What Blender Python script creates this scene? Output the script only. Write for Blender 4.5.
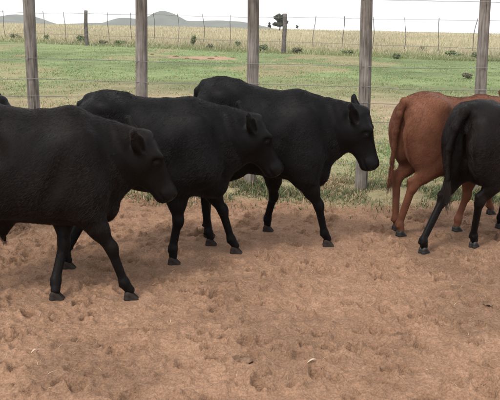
import bpy, math, random
import numpy as np
from mathutils import Vector, Matrix

for o in list(bpy.data.objects):
    bpy.data.objects.remove(o, do_unlink=True)
scene = bpy.context.scene
COL = scene.collection
rng = np.random.default_rng(7)
random.seed(7)
R = math.radians

# ------------------------------------------------------------------ camera
IW, IH, FPX = 500.0, 400.0, 720.0          # photograph size and focal length in its pixels
CAM_H, PITCH, ROLL = 1.6, math.atan(178 / 720.0), R(1.25)
cam_d = bpy.data.cameras.new("camera")
cam = bpy.data.objects.new("camera", cam_d)
COL.objects.link(cam)
cam_d.sensor_fit = 'HORIZONTAL'
cam_d.sensor_width = 36.0
cam_d.lens = 36.0 * FPX / IW
cam_d.clip_start, cam_d.clip_end = 0.05, 20000.0
cam.rotation_euler = (Matrix.Rotation(math.pi / 2 - PITCH, 3, 'X') @ Matrix.Rotation(ROLL, 3, 'Z')).to_euler()
cam.location = (0, 0, CAM_H)
scene.camera = cam
CAM_M = Matrix.Rotation(math.pi / 2 - PITCH, 3, 'X') @ Matrix.Rotation(ROLL, 3, 'Z')


def ray(px, py):
    return CAM_M @ Vector(((px - IW / 2) / FPX, -(py - IH / 2) / FPX, -1.0))


def ground_at(px, py, z=0.0):
    d = ray(px, py)
    t = (z - CAM_H) / d.z
    return Vector((d.x * t, d.y * t, z))


def at_depth(px, py, y):
    d = ray(px, py)
    t = y / d.y
    return Vector((d.x * t, y, CAM_H + d.z * t))


# ------------------------------------------------------------------ sky, sun, exposure
SUN_EL, SUN_AZ = R(52), R(215)             # high sun behind thin cloud, a little behind the viewer's left shoulder
world = bpy.data.worlds.new("World")
scene.world = world
world.use_nodes = True
nt = world.node_tree
nt.nodes.clear()
w_out = nt.nodes.new('ShaderNodeOutputWorld')
w_bg = nt.nodes.new('ShaderNodeBackground')
w_sky = nt.nodes.new('ShaderNodeTexSky')
w_sky.sky_type = 'NISHITA'
w_sky.sun_disc = False
w_sky.sun_elevation = SUN_EL
w_sky.sun_rotation = SUN_AZ
w_sky.air_density = 1.0
w_sky.dust_density = 4.0
w_tc = nt.nodes.new('ShaderNodeTexCoord')
w_sep = nt.nodes.new('ShaderNodeSeparateXYZ')
w_max = nt.nodes.new('ShaderNodeMath'); w_max.operation = 'MAXIMUM'; w_max.inputs[1].default_value = 0.02
w_cmb = nt.nodes.new('ShaderNodeCombineXYZ')
nt.links.new(w_tc.outputs['Generated'], w_sep.inputs[0])
nt.links.new(w_sep.outputs[0], w_cmb.inputs[0])
nt.links.new(w_sep.outputs[1], w_cmb.inputs[1])
nt.links.new(w_sep.outputs[2], w_max.inputs[0])
nt.links.new(w_max.outputs[0], w_cmb.inputs[2])
nt.links.new(w_cmb.outputs[0], w_sky.inputs[0])
w_hsv = nt.nodes.new('ShaderNodeHueSaturation')
w_hsv.inputs['Saturation'].default_value = 0.22
nt.links.new(w_sky.outputs[0], w_hsv.inputs['Color'])
# thin, even cloud veil
w_noise = nt.nodes.new('ShaderNodeTexNoise')
w_noise.inputs['Scale'].default_value = 2.2
w_noise.inputs['Detail'].default_value = 5
nt.links.new(w_tc.outputs['Generated'], w_noise.inputs['Vector'])
w_ramp = nt.nodes.new('ShaderNodeMapRange')
w_ramp.inputs[1].default_value = 0.3; w_ramp.inputs[2].default_value = 0.7
w_ramp.inputs[3].default_value = 0.55; w_ramp.inputs[4].default_value = 0.9
nt.links.new(w_noise.outputs[0], w_ramp.inputs[0])
w_mix = nt.nodes.new('ShaderNodeMixRGB')
w_mix.inputs['Color2'].default_value = (5.9, 5.95, 6.1, 1)
nt.links.new(w_ramp.outputs[0], w_mix.inputs['Fac'])
nt.links.new(w_hsv.outputs[0], w_mix.inputs['Color1'])
nt.links.new(w_mix.outputs[0], w_bg.inputs['Color'])
w_bg.inputs['Strength'].default_value = 0.15
nt.links.new(w_bg.outputs[0], w_out.inputs['Surface'])

sun_d = bpy.data.lights.new("sun", 'SUN')
sun_d.energy = 1.5
sun_d.angle = R(14)
sun_d.color = (1.0, 0.96, 0.9)
sun = bpy.data.objects.new("sun", sun_d)
COL.objects.link(sun)
sdir = Vector((math.sin(SUN_AZ) * math.cos(SUN_EL), math.cos(SUN_AZ) * math.cos(SUN_EL), math.sin(SUN_EL)))
sun.rotation_euler = sdir.to_track_quat('Z', 'Y').to_euler()
sun.location = (0, -5, 20)

vs = scene.view_settings
vs.view_transform = 'Standard'
vs.look = 'None'
vs.gamma = 1.0
vs.use_curve_mapping = False
vs.exposure = 0.95
scene.render.engine = 'CYCLES'
scene.cycles.max_bounces = 6
scene.cycles.volume_bounces = 1


# ------------------------------------------------------------------ helpers
def tag(o, label=None, cat=None, group=None, kind=None):
    if label: o['label'] = label
    if cat: o['category'] = cat
    if group: o['group'] = group
    if kind: o['kind'] = kind
    return o


def mesh_np(name, v, f, smooth=True):
    """mesh from numpy verts (n,3) and faces (m,k)"""
    v = np.ascontiguousarray(v, np.float32)
    f = np.ascontiguousarray(f, np.int32)
    me = bpy.data.meshes.new(name)
    m, k = f.shape
    me.vertices.add(len(v))
    me.vertices.foreach_set('co', v.ravel())
    me.loops.add(m * k)
    me.loops.foreach_set('vertex_index', f.ravel())
    me.polygons.add(m)
    me.polygons.foreach_set('loop_start', np.arange(m, dtype=np.int32) * k)
    me.polygons.foreach_set('use_smooth', np.full(m, smooth, bool))
    me.update(calc_edges=True)
    return me


def obj(name, me, mat=None, parent=None):
    o = bpy.data.objects.new(name, me)
    COL.objects.link(o)
    if mat is not None and not len(me.materials):
        me.materials.append(mat)
    if parent is not None:
        o.parent = parent
    return o


def empty(name, loc=(0, 0, 0), rz=0.0):
    o = bpy.data.objects.new(name, None)
    COL.objects.link(o)
    o.empty_display_size = 0.1
    o.location = loc
    o.rotation_euler = (0, 0, rz)
    return o


def vcol(me, arr, name='Col'):
    """per-vertex linear colour"""
    a = me.color_attributes.new(name, 'FLOAT_COLOR', 'POINT')
    c = np.ones((len(arr), 4), np.float32)
    c[:, :3] = arr
    a.data.foreach_set('color', c.ravel())


def vfloat(me, arr, name):
    a = me.attributes.new(name, 'FLOAT', 'POINT')
    a.data.foreach_set('value', np.ascontiguousarray(arr, np.float32))


_perm = np.random.default_rng(3).random((512, 512)).astype(np.float32)


def vnoise2(x, y, s, seed=0):
    x = np.asarray(x) * s + seed * 17.31
    y = np.asarray(y) * s + seed * 9.77
    xi = np.floor(x).astype(np.int64); yi = np.floor(y).astype(np.int64)
    fx = x - xi; fy = y - yi
    fx = fx * fx * (3 - 2 * fx); fy = fy * fy * (3 - 2 * fy)
    a = _perm[xi % 512, yi % 512]; b = _perm[(xi + 1) % 512, yi % 512]
    c = _perm[xi % 512, (yi + 1) % 512]; d = _perm[(xi + 1) % 512, (yi + 1) % 512]
    return (a * (1 - fx) + b * fx) * (1 - fy) + (c * (1 - fx) + d * fx) * fy - 0.5


def fbm2(x, y, s, octv=4, seed=0, gain=0.5):
    t = 0; amp = 1.0
    for i in range(octv):
        t = t + amp * vnoise2(x, y, s, seed + i * 5)
        s *= 2.03; amp *= gain
    return t


_perm3 = np.random.default_rng(5).random((64, 64, 64)).astype(np.float32)


def vnoise3(p, s, seed=0):
    q = p * s + seed * 7.13
    i = np.floor(q).astype(np.int64); f = q - i
    f = f * f * (3 - 2 * f)
    r = 0
    for dx in (0, 1):
        for dy in (0, 1):
            for dz in (0, 1):
                w = (f[:, 0] if dx else 1 - f[:, 0]) * (f[:, 1] if dy else 1 - f[:, 1]) * (f[:, 2] if dz else 1 - f[:, 2])
                r = r + w * _perm3[(i[:, 0] + dx) % 64, (i[:, 1] + dy) % 64, (i[:, 2] + dz) % 64]
    return r - 0.5


def smooth01(a, b, x):
    t = np.clip((x - a) / (b - a), 0, 1)
    return t * t * (3 - 2 * t)


# ------------------------------------------------------------------ materials
def new_mat(name):
    m = bpy.data.materials.new(name)
    m.use_nodes = True
    n = m.node_tree
    return m, n, n.nodes['Principled BSDF']


def N(n, t, **kw):
    nd = n.nodes.new(t)
    for k, v in kw.items():
        setattr(nd, k, v)
    return nd


def noise(n, scale, detail=4, rough=0.55, coord=None):
    t = N(n, 'ShaderNodeTexNoise')
    t.inputs['Scale'].default_value = scale
    t.inputs['Detail'].default_value = detail
    t.inputs['Roughness'].default_value = rough
    if coord is not None:
        n.links.new(coord, t.inputs['Vector'])
    return t.outputs[0]


def ramp(n, fac, stops):
    r = N(n, 'ShaderNodeValToRGB')
    els = r.color_ramp.elements
    while len(els) < len(stops):
        els.new(0.5)
    for e, (p, c) in zip(els, stops):
        e.position = p
        e.color = (*c, 1) if len(c) == 3 else c
    n.links.new(fac, r.inputs[0])
    return r.outputs[0]


def mixc(n, fac, a, b, mode='MIX'):
    m = N(n, 'ShaderNodeMixRGB', blend_type=mode)
    for s, v in ((0, fac), (1, a), (2, b)):
        if isinstance(v, (int, float)):
            m.inputs[s].default_value = v
        elif isinstance(v, tuple):
            m.inputs[s].default_value = (*v, 1)
        else:
            n.links.new(v, m.inputs[s])
    return m.outputs[0]


def bump(n, bs, h, strength, dist):
    b = N(n, 'ShaderNodeBump')
    b.inputs['Strength'].default_value = strength
    b.inputs['Distance'].default_value = dist
    n.links.new(h, b.inputs['Height'])
    n.links.new(b.outputs[0], bs.inputs['Normal'])


# ground: pen dirt -> fence strip -> pasture -> dry field, from vertex attributes plus fine noise
def ground_material():
    m, n, b = new_mat("ground")
    tc = N(n, 'ShaderNodeTexCoord').outputs['Object']
    at = N(n, 'ShaderNodeAttribute', attribute_name='Col')
    f1 = noise(n, 9.0, 6, 0.6, tc)
    f2 = noise(n, 90.0, 5, 0.65, tc)
    f3 = noise(n, 2.1, 4, 0.6, tc)
    v1 = ramp(n, f1, [(0.3, (0.82, 0.80, 0.78)), (0.7, (1.16, 1.17, 1.18))])
    v2 = ramp(n, f2, [(0.32, (0.66, 0.64, 0.62)), (0.68, (1.28, 1.29, 1.30))])
    v3 = ramp(n, f3, [(0.3, (0.88, 0.86, 0.85)), (0.7, (1.1, 1.11, 1.12))])
    c = mixc(n, 1.0, at.outputs['Color'], v1, 'MULTIPLY')
    c = mixc(n, 1.0, c, v2, 'MULTIPLY')
    c = mixc(n, 1.0, c, v3, 'MULTIPLY')
    n.links.new(c, b.inputs['Base Color'])
    b.inputs['Roughness'].default_value = 0.95
    b.inputs['Specular IOR Level'].default_value = 0.15
    g = noise(n, 130.0, 3, 0.6, tc)
    g2 = noise(n, 60.0, 5, 0.6, tc)
    a = N(n, 'ShaderNodeMath', operation='ADD')
    n.links.new(g, a.inputs[0])
    mu = N(n, 'ShaderNodeMath', operation='MULTIPLY'); mu.inputs[1].default_value = 2.5
    n.links.new(g2, mu.inputs[0]); n.links.new(mu.outputs[0], a.inputs[1])
    bump(n, b, a.outputs[0], 0.6, 0.007)
    return m


def attr_mat(name, rough=0.8, spec=0.2, translucent=0.0):
    m, n, b = new_mat(name)
    at = N(n, 'ShaderNodeAttribute', attribute_name='Col')
    n.links.new(at.outputs['Color'], b.inputs['Base Color'])
    b.inputs['Roughness'].default_value = rough
    b.inputs['Specular IOR Level'].default_value = spec
    if translucent:
        tr = N(n, 'ShaderNodeBsdfTranslucent')
        n.links.new(at.outputs['Color'], tr.inputs['Color'])
        mx = N(n, 'ShaderNodeMixShader'); mx.inputs[0].default_value = translucent
        n.links.new(b.outputs[0], mx.inputs[1]); n.links.new(tr.outputs[0], mx.inputs[2])
        n.links.new(mx.outputs[0], n.nodes['Material Output'].inputs['Surface'])
    return m


def coat_material(name, dark, light, rough=0.5, spec=0.35, dust=(0.2, 0.16, 0.13), dust_amt=0.12):
    m, n, b = new_mat(name)
    tc = N(n, 'ShaderNodeTexCoord').outputs['Object']
    f = noise(n, 5.0, 4, 0.6, tc)
    c = ramp(n, f, [(0.35, dark), (0.7, light)])
    f2 = noise(n, 60.0, 3, 0.6, tc)
    sp = ramp(n, f2, [(0.66, (0, 0, 0)), (0.8, (dust_amt,) * 3)])
    c = mixc(n, sp, c, dust)
    n.links.new(c, b.inputs['Base Color'])
    b.inputs['Roughness'].default_value = rough
    b.inputs['Specular IOR Level'].default_value = spec
    g = noise(n, 140.0, 3, 0.6, tc)
    bump(n, b, g, 0.35, 0.004)
    return m


def hair_material(name, dark, light, rough=0.42, spec=0.35, warm=(1.35, 1.28, 1.2)):
    """single hairs: every strand a little lighter or darker, sun-bleached tips"""
    m, n, b = new_mat(name)
    hi = N(n, 'ShaderNodeHairInfo')
    tc = N(n, 'ShaderNodeTexCoord').outputs['Object']
    f = noise(n, 7.0, 4, 0.6, tc)
    c = ramp(n, hi.outputs['Random'], [(0.0, dark), (0.7, tuple((a_ + b_) / 2 for a_, b_ in zip(dark, light))), (1.0, light)])
    v = ramp(n, f, [(0.3, (0.6, 0.6, 0.62)), (0.7, warm)])
    c = mixc(n, 1.0, c, v, 'MULTIPLY')
    n.links.new(c, b.inputs['Base Color'])
    b.inputs['Roughness'].default_value = rough
    b.inputs['Specular IOR Level'].default_value = spec
    return m


def simple_mat(name, col, rough=0.6, spec=0.4, scale=40.0, var=0.25, bdist=0.002):
    m, n, b = new_mat(name)
    tc = N(n, 'ShaderNodeTexCoord').outputs['Object']
    f = noise(n, scale, 4, 0.6, tc)
    lo = tuple(c * (1 - var) for c in col); hi = tuple(min(1, c * (1 + var)) for c in col)
    n.links.new(ramp(n, f, [(0.3, lo), (0.7, hi)]), b.inputs['Base Color'])
    b.inputs['Roughness'].default_value = rough
    b.inputs['Specular IOR Level'].default_value = spec
    if bdist:
        bump(n, b, f, 0.5, bdist)
    return m


def wood_material(name, lo, mid, hi):
    m, n, b = new_mat(name)
    tc = N(n, 'ShaderNodeTexCoord').outputs['Object']
    oi = N(n, 'ShaderNodeObjectInfo')
    ad = N(n, 'ShaderNodeVectorMath', operation='ADD')
    sc = N(n, 'ShaderNodeVectorMath', operation='SCALE'); sc.inputs['Scale'].default_value = 13.0
    cm = N(n, 'ShaderNodeCombineXYZ')
    for i in range(3):
        n.links.new(oi.outputs['Random'], cm.inputs[i])
    n.links.new(cm.outputs[0], sc.inputs[0])
    n.links.new(tc, ad.inputs[0]); n.links.new(sc.outputs[0], ad.inputs[1])
    mp = N(n, 'ShaderNodeMapping')
    mp.inputs['Scale'].default_value = (1, 1, 0.07)
    n.links.new(ad.outputs[0], mp.inputs[0])
    f = noise(n, 55.0, 6, 0.65, mp.outputs[0])
    f2 = noise(n, 7.0, 3, 0.5, ad.outputs[0])
    c = ramp(n, f, [(0.28, lo), (0.5, mid), (0.75, hi)])
    c2 = ramp(n, f2, [(0.35, (0.72, 0.70, 0.68)), (0.65, (1.1, 1.1, 1.12))])
    c = mixc(n, 1.0, c, c2, 'MULTIPLY')
    mp2 = N(n, 'ShaderNodeMapping')
    mp2.inputs['Scale'].default_value = (1, 1, 0.045)
    n.links.new(ad.outputs[0], mp2.inputs[0])
    f3 = noise(n, 26.0, 3, 0.5, mp2.outputs[0])
    ck = ramp(n, f3, [(0.30, (0.25, 0.22, 0.2)), (0.38, (1, 1, 1))])
    c = mixc(n, 1.0, c, ck, 'MULTIPLY')
    n.links.new(c, b.inputs['Base Color'])
    b.inputs['Roughness'].default_value = 0.9
    b.inputs['Specular IOR Level'].default_value = 0.15
    bump(n, b, f, 0.9, 0.006)
    return m


M = {}
M['ground'] = ground_material()
M['grass'] = attr_mat('grass_blades', 0.7, 0.25, 0.3)
M['leaf'] = attr_mat('leaves', 0.7, 0.2, 0.25)
M['black'] = coat_material('black_coat', (0.0022, 0.0020, 0.0022), (0.0042, 0.0035, 0.0035), 0.5, 0.08)
M['brownblack'] = coat_material('brownish_black_coat', (0.0026, 0.0021, 0.0021), (0.0058, 0.0042, 0.0036), 0.5, 0.08)
M['red'] = coat_material('red_coat', (0.09, 0.034, 0.018), (0.145, 0.058, 0.031), 0.6, 0.12, (0.3, 0.16, 0.1), 0.2)
M['black_hair'] = hair_material('black_hair', (0.0014, 0.0013, 0.0014), (0.0062, 0.0050, 0.0046), 0.34, 0.24)
M['brownblack_hair'] = hair_material('brownish_black_hair', (0.0016, 0.0014, 0.0014), (0.0130, 0.0074, 0.0053), 0.34, 0.24, (2.1, 1.45, 1.15))
M['red_hair'] = hair_material('red_hair', (0.072, 0.026, 0.014), (0.175, 0.070, 0.039), 0.42, 0.18)
M['hoof'] = simple_mat('hoof_horn', (0.022, 0.016, 0.013), 0.95, 0.25, 30, 0.45)
M['darkhoof'] = simple_mat('dark_hoof_horn', (0.011, 0.009, 0.008), 0.6, 0.4, 30, 0.5)
M['eye'] = simple_mat('eye', (0.003, 0.0026, 0.0026), 0.22, 0.25, 30, 0.2, 0)
M['muzzle'] = simple_mat('wet_muzzle', (0.0035, 0.003, 0.003), 0.38, 0.16, 160, 0.3, 0.0015)
M['post'] = wood_material('weathered_wood', (0.055, 0.046, 0.040), (0.158, 0.140, 0.122), (0.26, 0.236, 0.21))
M['farpost'] = wood_material('far_weathered_wood', (0.05, 0.045, 0.04), (0.12, 0.105, 0.10), (0.19, 0.17, 0.16))
M['wire'] = simple_mat('dull_wire', (0.15, 0.14, 0.13), 0.6, 0.4, 60, 0.3, 0)
M['hill'] = simple_mat('hill_scrub', (0.045, 0.055, 0.042), 0.95, 0.1, 0.03, 0.5, 0)
M['bark'] = simple_mat('bark', (0.08, 0.06, 0.05), 0.9, 0.15, 20, 0.3)
M['dung'] = simple_mat('dry_dung', (0.135, 0.083, 0.054), 0.95, 0.1, 40, 0.5, 0.004)
M['paleleaf'] = simple_mat('bleached_leaf', (0.38, 0.30, 0.22), 0.8, 0.2, 60, 0.2)
M['insulator'] = simple_mat('pale_skin', (0.62, 0.52, 0.45), 0.6, 0.3, 40, 0.15)

# ------------------------------------------------------------------ where the cattle stand (feet read off the photograph on the ground)
FEET_PX = {
    'A': dict(rf=(131, 299), lf=(57, 299)),
    'B': dict(rf=(174, 264), lf=(236, 253), rh=(69, 268)),
    'C': dict(rf=(328, 246), lf=(268, 231), rh=(211, 245)),
    'D': dict(rh=(401, 236), rf=(457, 231), lf=(491, 214)),
    'E': dict(lh=(424, 253), rh=(474, 247), lf=(500, 228)),
}
FEET_W = {c: {k: ground_at(*p) for k, p in d.items()} for c, d in FEET_PX.items()}

FENCE_Y = ground_at(250, 190).y
FAR_A = ground_at(87, 45.5)                 # two posts of the far fence
FAR_B = ground_at(284, 53.5)
FAR_DIR = (FAR_B - FAR_A) / 8.0             # one dropper interval


def far_fence_y(x):
    return FAR_A.y + (x - FAR_A.x) * FAR_DIR.y / FAR_DIR.x


# ------------------------------------------------------------------ ground
def axis(lo, hi, step, neg_end, pos_end, grow, cap):
    core = list(np.arange(lo, hi + step * 0.5, step))
    out = []
    p, s = hi, step
    while p < pos_end:
        s = min(s * grow, max(cap, p * 0.12)); p += s; out.append(p)
    inn = []
    p, s = lo, step
    while p > neg_end:
        s = min(s * grow, max(cap, -p * 0.12)); p -= s; inn.append(p)
    return np.array(inn[::-1] + core + out)


gx = axis(-2.9, 2.9, 0.0095, -4000, 4000, 1.045, 0.35)
gy = axis(2.5, 7.3, 0.0095, -60, 4200, 1.03, 0.3)
GX, GY = np.meshgrid(gx, gy, indexing='ij')


def bare_amount(x, y):
    """0 = green sward, 1 = bare / dry ground, over the pasture"""
    near = 1 - smooth01(12.5, 23.0, y + 3.0 * fbm2(x, y, 0.35, 3, 40))
    nz = fbm2(x * 0.55, y * 0.28, 0.75, 4, 3)
    patch = smooth01(0.10, 0.34, nz)
    far = 0.75 * np.exp(-((y - 33) / 2.0) ** 2 - ((x + 6.0) / 1.6) ** 2) + np.exp(-((y - 33) / 2.2) ** 2 - ((x + 1.5) / 2.2) ** 2) \
        + 0.8 * np.exp(-((y - 27) / 2.0) ** 2 - ((x + 11) / 2.0) ** 2)
    fn = smooth01(0.45, 0.9, far + 0.9 * fbm2(x * 0.7, y * 0.4, 1.3, 3, 11))
    return np.clip(np.maximum(np.maximum(near * (0.64 + 0.8 * nz), patch * 0.4), fn), 0, 1)


def base_z(x, y):
    """large shape of the land: flat yard, faint swells in the pasture, falling away beyond the field crest"""
    z = 0.10 * smooth01(8, 20, y) * fbm2(x, y, 0.12, 2, 21)
    t = np.clip(y - 150, 0, None)
    z = z - 0.016 * t * t / (t + 120)
    berm = np.exp(-((y - FENCE_Y - 0.05 + 0.25 * vnoise2(x, y, 0.8, 61)) / 0.33) ** 2)
    z = z + 0.06 * berm * (0.7 + 0.9 * fbm2(x, y, 2.0, 2, 33))
    return z


def pen_mask(x, y):
    edge = FENCE_Y - 0.42 + 0.5 * fbm2(x, y, 1.1, 3, 55)
    return 1 - smooth01(edge - 0.18, edge + 0.35, y)


fx, fy = GX.ravel(), GY.ravel()
core = (np.abs(fx) < 3.4) & (fy > 2.0) & (fy < 8.2)
rel = np.zeros(len(fx))
cx, cy = fx[core], fy[core]
# trampled soil: swells, clods and many old hoof prints
h = 0.026 * fbm2(cx, cy, 2.6, 3, 1) + 0.020 * fbm2(cx, cy, 9, 3, 2) + 0.013 * fbm2(cx, cy, 30, 2, 6) + 0.006 * fbm2(cx, cy, 55, 1, 9)
cl = fbm2(cx, cy, 17, 2, 8)
h += 0.012 * smooth01(0.18, 0.5, cl)
rel[core] = h
reli = rel.reshape(GX.shape)
nprint = 900
pr = np.random.default_rng(12)
for k in range(nprint):
    x0 = pr.uniform(-2.9, 2.9); y0 = pr.uniform(2.35, 6.7)
    a = pr.normal(0, 0.7) + (math.pi if pr.random() < 0.3 else 0); sz = pr.uniform(0.030, 0.054); dep = pr.uniform(0.018, 0.044)
    asp = pr.uniform(0.7, 0.95)
    i0, i1 = np.searchsorted(gx, [x0 - 0.18, x0 + 0.18]); j0, j1 = np.searchsorted(gy, [y0 - 0.18, y0 + 0.18])
    if i1 <= i0 or j1 <= j0:
        continue
    X, Y = GX[i0:i1, j0:j1] - x0, GY[i0:i1, j0:j1] - y0
    u = (X * math.cos(a) + Y * math.sin(a)) / sz
    w = (-X * math.sin(a) + Y * math.cos(a)) / (sz * asp)
    w = w * (1 + 0.25 * u)
    r = np.sqrt(u * u + w * w) + 0.28 * vnoise2(X + x0, Y + y0, 22, k % 13)
    bowl = -dep * (1 - smooth01(0.72, 1.05, r)) * (1.0 - 0.45 * np.exp(-(w / 0.16) ** 2))
    rim = 0.38 * dep * np.exp(-((r - 1.25) / 0.24) ** 2) * (0.6 + 0.8 * (u > 0))
    reli[i0:i1, j0:j1] += bowl + rim
# small crumbs of soil
for k in range(5200):
    x0 = pr.uniform(-2.9, 2.9); y0 = 2.4 + 4.2 * pr.random() ** 1.2
    sz = pr.uniform(0.008, 0.022)
    i0, i1 = np.searchsorted(gx, [x0 - 0.05, x0 + 0.05]); j0, j1 = np.searchsorted(gy, [y0 - 0.05, y0 + 0.05])
    if i1 <= i0 or j1 <= j0:
        continue
    X, Y = GX[i0:i1, j0:j1] - x0, GY[i0:i1, j0:j1] - y0
    reli[i0:i1, j0:j1] += 0.7 * sz * np.exp(-((X * X + Y * Y) / (sz * sz)) ** 2)
# the soil is level where a hoof stands
for c, d in FEET_W.items():
    for k, p in d.items():
        i0, i1 = np.searchsorted(gx, [p.x - 0.3, p.x + 0.3]); j0, j1 = np.searchsorted(gy, [p.y - 0.3, p.y + 0.3])
        X, Y = GX[i0:i1, j0:j1] - p.x, GY[i0:i1, j0:j1] - p.y
        reli[i0:i1, j0:j1] *= smooth01(0.05, 0.16, np.sqrt(X * X + Y * Y))
rel = reli.ravel()
edge_fade = smooth01(3.4, 3.0, np.abs(fx)) * smooth01(8.2, 7.8, fy) * smooth01(2.0, 2.3, fy)
PEN = pen_mask(fx, fy)
gz = base_z(fx, fy) + rel * edge_fade * (0.45 + 0.55 * PEN)
# colours of the soil and sward themselves
BARE = bare_amount(fx, fy)
dirt = np.array([0.232, 0.138, 0.087])
dry = np.array([0.29, 0.205, 0.14])
green = np.array([0.142, 0.182, 0.078])
straw = np.array([0.37, 0.33, 0.22])
redpatch = np.array([0.31, 0.20, 0.135])
damp = smooth01(0.0, 0.5, fbm2(fx, fy, 1.4, 3, 71))[:, None]
pcol = dirt * (1 - 0.24 * damp)
strip = np.exp(-((fy - FENCE_Y - 0.15) / 0.6) ** 2)[:, None] * np.clip(0.65 + 1.2 * fbm2(fx, fy, 2.2, 3, 91), 0, 1)[:, None]
bareC = np.where((fy > 20)[:, None], redpatch, dry * (1 + 0.5 * fbm2(fx, fy, 1.2, 3, 14))[:, None])
past = green * (1 + 0.5 * fbm2(fx, fy, 0.5, 3, 15))[:, None] * (1 - BARE[:, None]) + bareC * BARE[:, None]
past = past * (1 - 0.6 * strip) + np.array([0.15, 0.125, 0.07]) * 0.6 * strip
FIELD = smooth01(-0.5, 6.0, fy - far_fence_y(fx))[:, None]
fieldc = straw * (1 + 0.35 * fbm2(fx * 0.4, fy * 0.15, 0.3, 3, 16))[:, None]
past = past * (1 - FIELD) + fieldc * FIELD
gcol = pcol * PEN[:, None] + past * (1 - PEN[:, None])
nx, ny = GX.shape
idx = np.arange(nx * ny).reshape(nx, ny)
quads = np.stack([idx[:-1, :-1], idx[1:, :-1], idx[1:, 1:], idx[:-1, 1:]], -1).reshape(-1, 4)
gme = mesh_np('ground', np.stack([fx, fy, gz], 1), quads)
vcol(gme, np.clip(gcol, 0.01, 0.9))
ground = obj('ground', gme, M['ground'])
tag(ground, kind='structure')
GZ2 = gz.reshape(GX.shape)


def gheight(x, y):
    x = np.asarray(x, float); y = np.asarray(y, float)
    i = np.clip(np.searchsorted(gx, x) - 1, 0, nx - 2); j = np.clip(np.searchsorted(gy, y) - 1, 0, ny - 2)
    tx = np.clip((x - gx[i]) / (gx[i + 1] - gx[i]), 0, 1); ty = np.clip((y - gy[j]) / (gy[j + 1] - gy[j]), 0, 1)
    return (GZ2[i, j] * (1 - tx) + GZ2[i + 1, j] * tx) * (1 - ty) + (GZ2[i, j + 1] * (1 - tx) + GZ2[i + 1, j + 1] * tx) * ty


# ------------------------------------------------------------------ far hills
def ridge(name, peaks, depth, half, seed):
    """peaks: (px, py, half width px) -> mounds standing about depth metres off"""
    xs = np.linspace(-950, 950, 260); ys = np.linspace(depth - half, depth + half, 50)
    X, Y = np.meshgrid(xs * depth / 1500.0, ys, indexing='ij')
    Z = np.zeros_like(X)
    for px, py, hw, p in peaks:
        c = at_depth(px, py, depth)
        w = hw / FPX * depth
        Z = np.maximum(Z, (c.z + 24) * np.exp(-np.abs((X - c.x) / w) ** p - ((Y - depth) / (half * 0.45)) ** 2))
    Z = Z * (1 + 0.16 * fbm2(X, Y, 0.012, 4, seed)) - 26
    i = np.arange(X.size).reshape(X.shape)
    q = np.stack([i[:-1, :-1], i[1:, :-1], i[1:, 1:], i[:-1, 1:]], -1).reshape(-1, 4)
    o = obj(name, mesh_np(name, np.stack([X.ravel(), Y.ravel(), Z.ravel()], 1), q), M['hill'])
    tag(o, kind='structure')


ridge('hills', [(16, 14, 42, 2.2), (165, 11.5, 34, 1.7), (215, 19.5, 70, 2.4), (128, 17.5, 36, 2), (90, 21.5, 60, 2)], 1500, 330, 4)


# ------------------------------------------------------------------ grass
def blades(name, x, y, z, hgt, wid, lean, col, tipcol, seed, mat='grass', kind='stuff', parent=None, curve=0.5):
    """each blade: two-segment tapered strip (3 triangles)"""
    r = np.random.default_rng(seed)
    n = len(x)
    a = r.uniform(0, 2 * np.pi, n)
    b = a + np.pi / 2 + r.normal(0, 0.5, n)
    sx, sy = np.cos(a) * wid / 2, np.sin(a) * wid / 2
    lx, ly = np.cos(b) * lean * hgt, np.sin(b) * lean * hgt
    up = hgt * np.sqrt(np.clip(1 - lean ** 2 * 0.6, 0.1, 1))
    z = z - 0.006
    p0 = np.stack([x - sx, y - sy, z], 1); p1 = np.stack([x + sx, y + sy, z], 1)
    p2 = np.stack([x - sx * .8 + lx * .33, y - sy * .8 + ly * .33, z + up * .58], 1)
    p3 = np.stack([x + sx * .8 + lx * .33, y + sy * .8 + ly * .33, z + up * .58], 1)
    p4 = np.stack([x + lx, y + ly, z + up], 1)
    v = np.stack([p0, p1, p2, p3, p4], 1).reshape(-1, 3)
    i = np.arange(n)[:, None] * 5
    f = np.concatenate([i + [0, 1, 3], i + [0, 3, 2], i + [2, 3, 4]], 1).reshape(-1, 3)
    me = mesh_np(name, v, f, False)
    c = np.stack([col, col, (col + tipcol) / 2, (col + tipcol) / 2, tipcol], 1).reshape(-1, 3)
    vcol(me, np.clip(c, 0.005, 0.9))
    o = obj(name, me, M[mat], parent)
    if kind and parent is None:
        tag(o, kind=kind)
    return o


r = np.random.default_rng(21)
# short sward of the pasture
n = 330000
yy = FENCE_Y + 0.4 + (np.exp(r.uniform(0, np.log(36.0), n)) - 1) * 1.0
xx = r.uniform(-1, 1, n) * (0.40 * yy + 1.5)
yy = yy[:]; keep = (yy < far_fence_y(xx) + 1.5)
ba = bare_amount(xx, yy)
tuft = smooth01(-0.22, 0.25, fbm2(xx, yy, 2.4, 3, 5) + 0.35 * fbm2(xx, yy, 0.6, 2, 6))
keep &= r.random(n) < (0.12 + 0.88 * (1 - ba)) * (0.25 + 0.75 * tuft)
xx, yy, ba, tuft = xx[keep], yy[keep], ba[keep], tuft[keep]
n = len(xx)
isdry = r.random(n) < (0.16 + 0.72 * ba)
g = np.array([0.13, 0.188, 0.072])[None] * r.uniform(0.75, 1.25, (n, 1)) * (1 + np.stack([r.normal(0, .12, n), r.normal(0, .06, n), r.normal(0, .15, n)], 1))
s = np.array([0.34, 0.265, 0.165])[None] * r.uniform(0.65, 1.2, (n, 1))
c = np.where(isdry[:, None], s, g)
hg = r.uniform(0.012, 0.045, n) * (0.6 + 0.8 * tuft)
wd = r.uniform(0.004, 0.008, n) * (1 + yy / 16)
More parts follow.
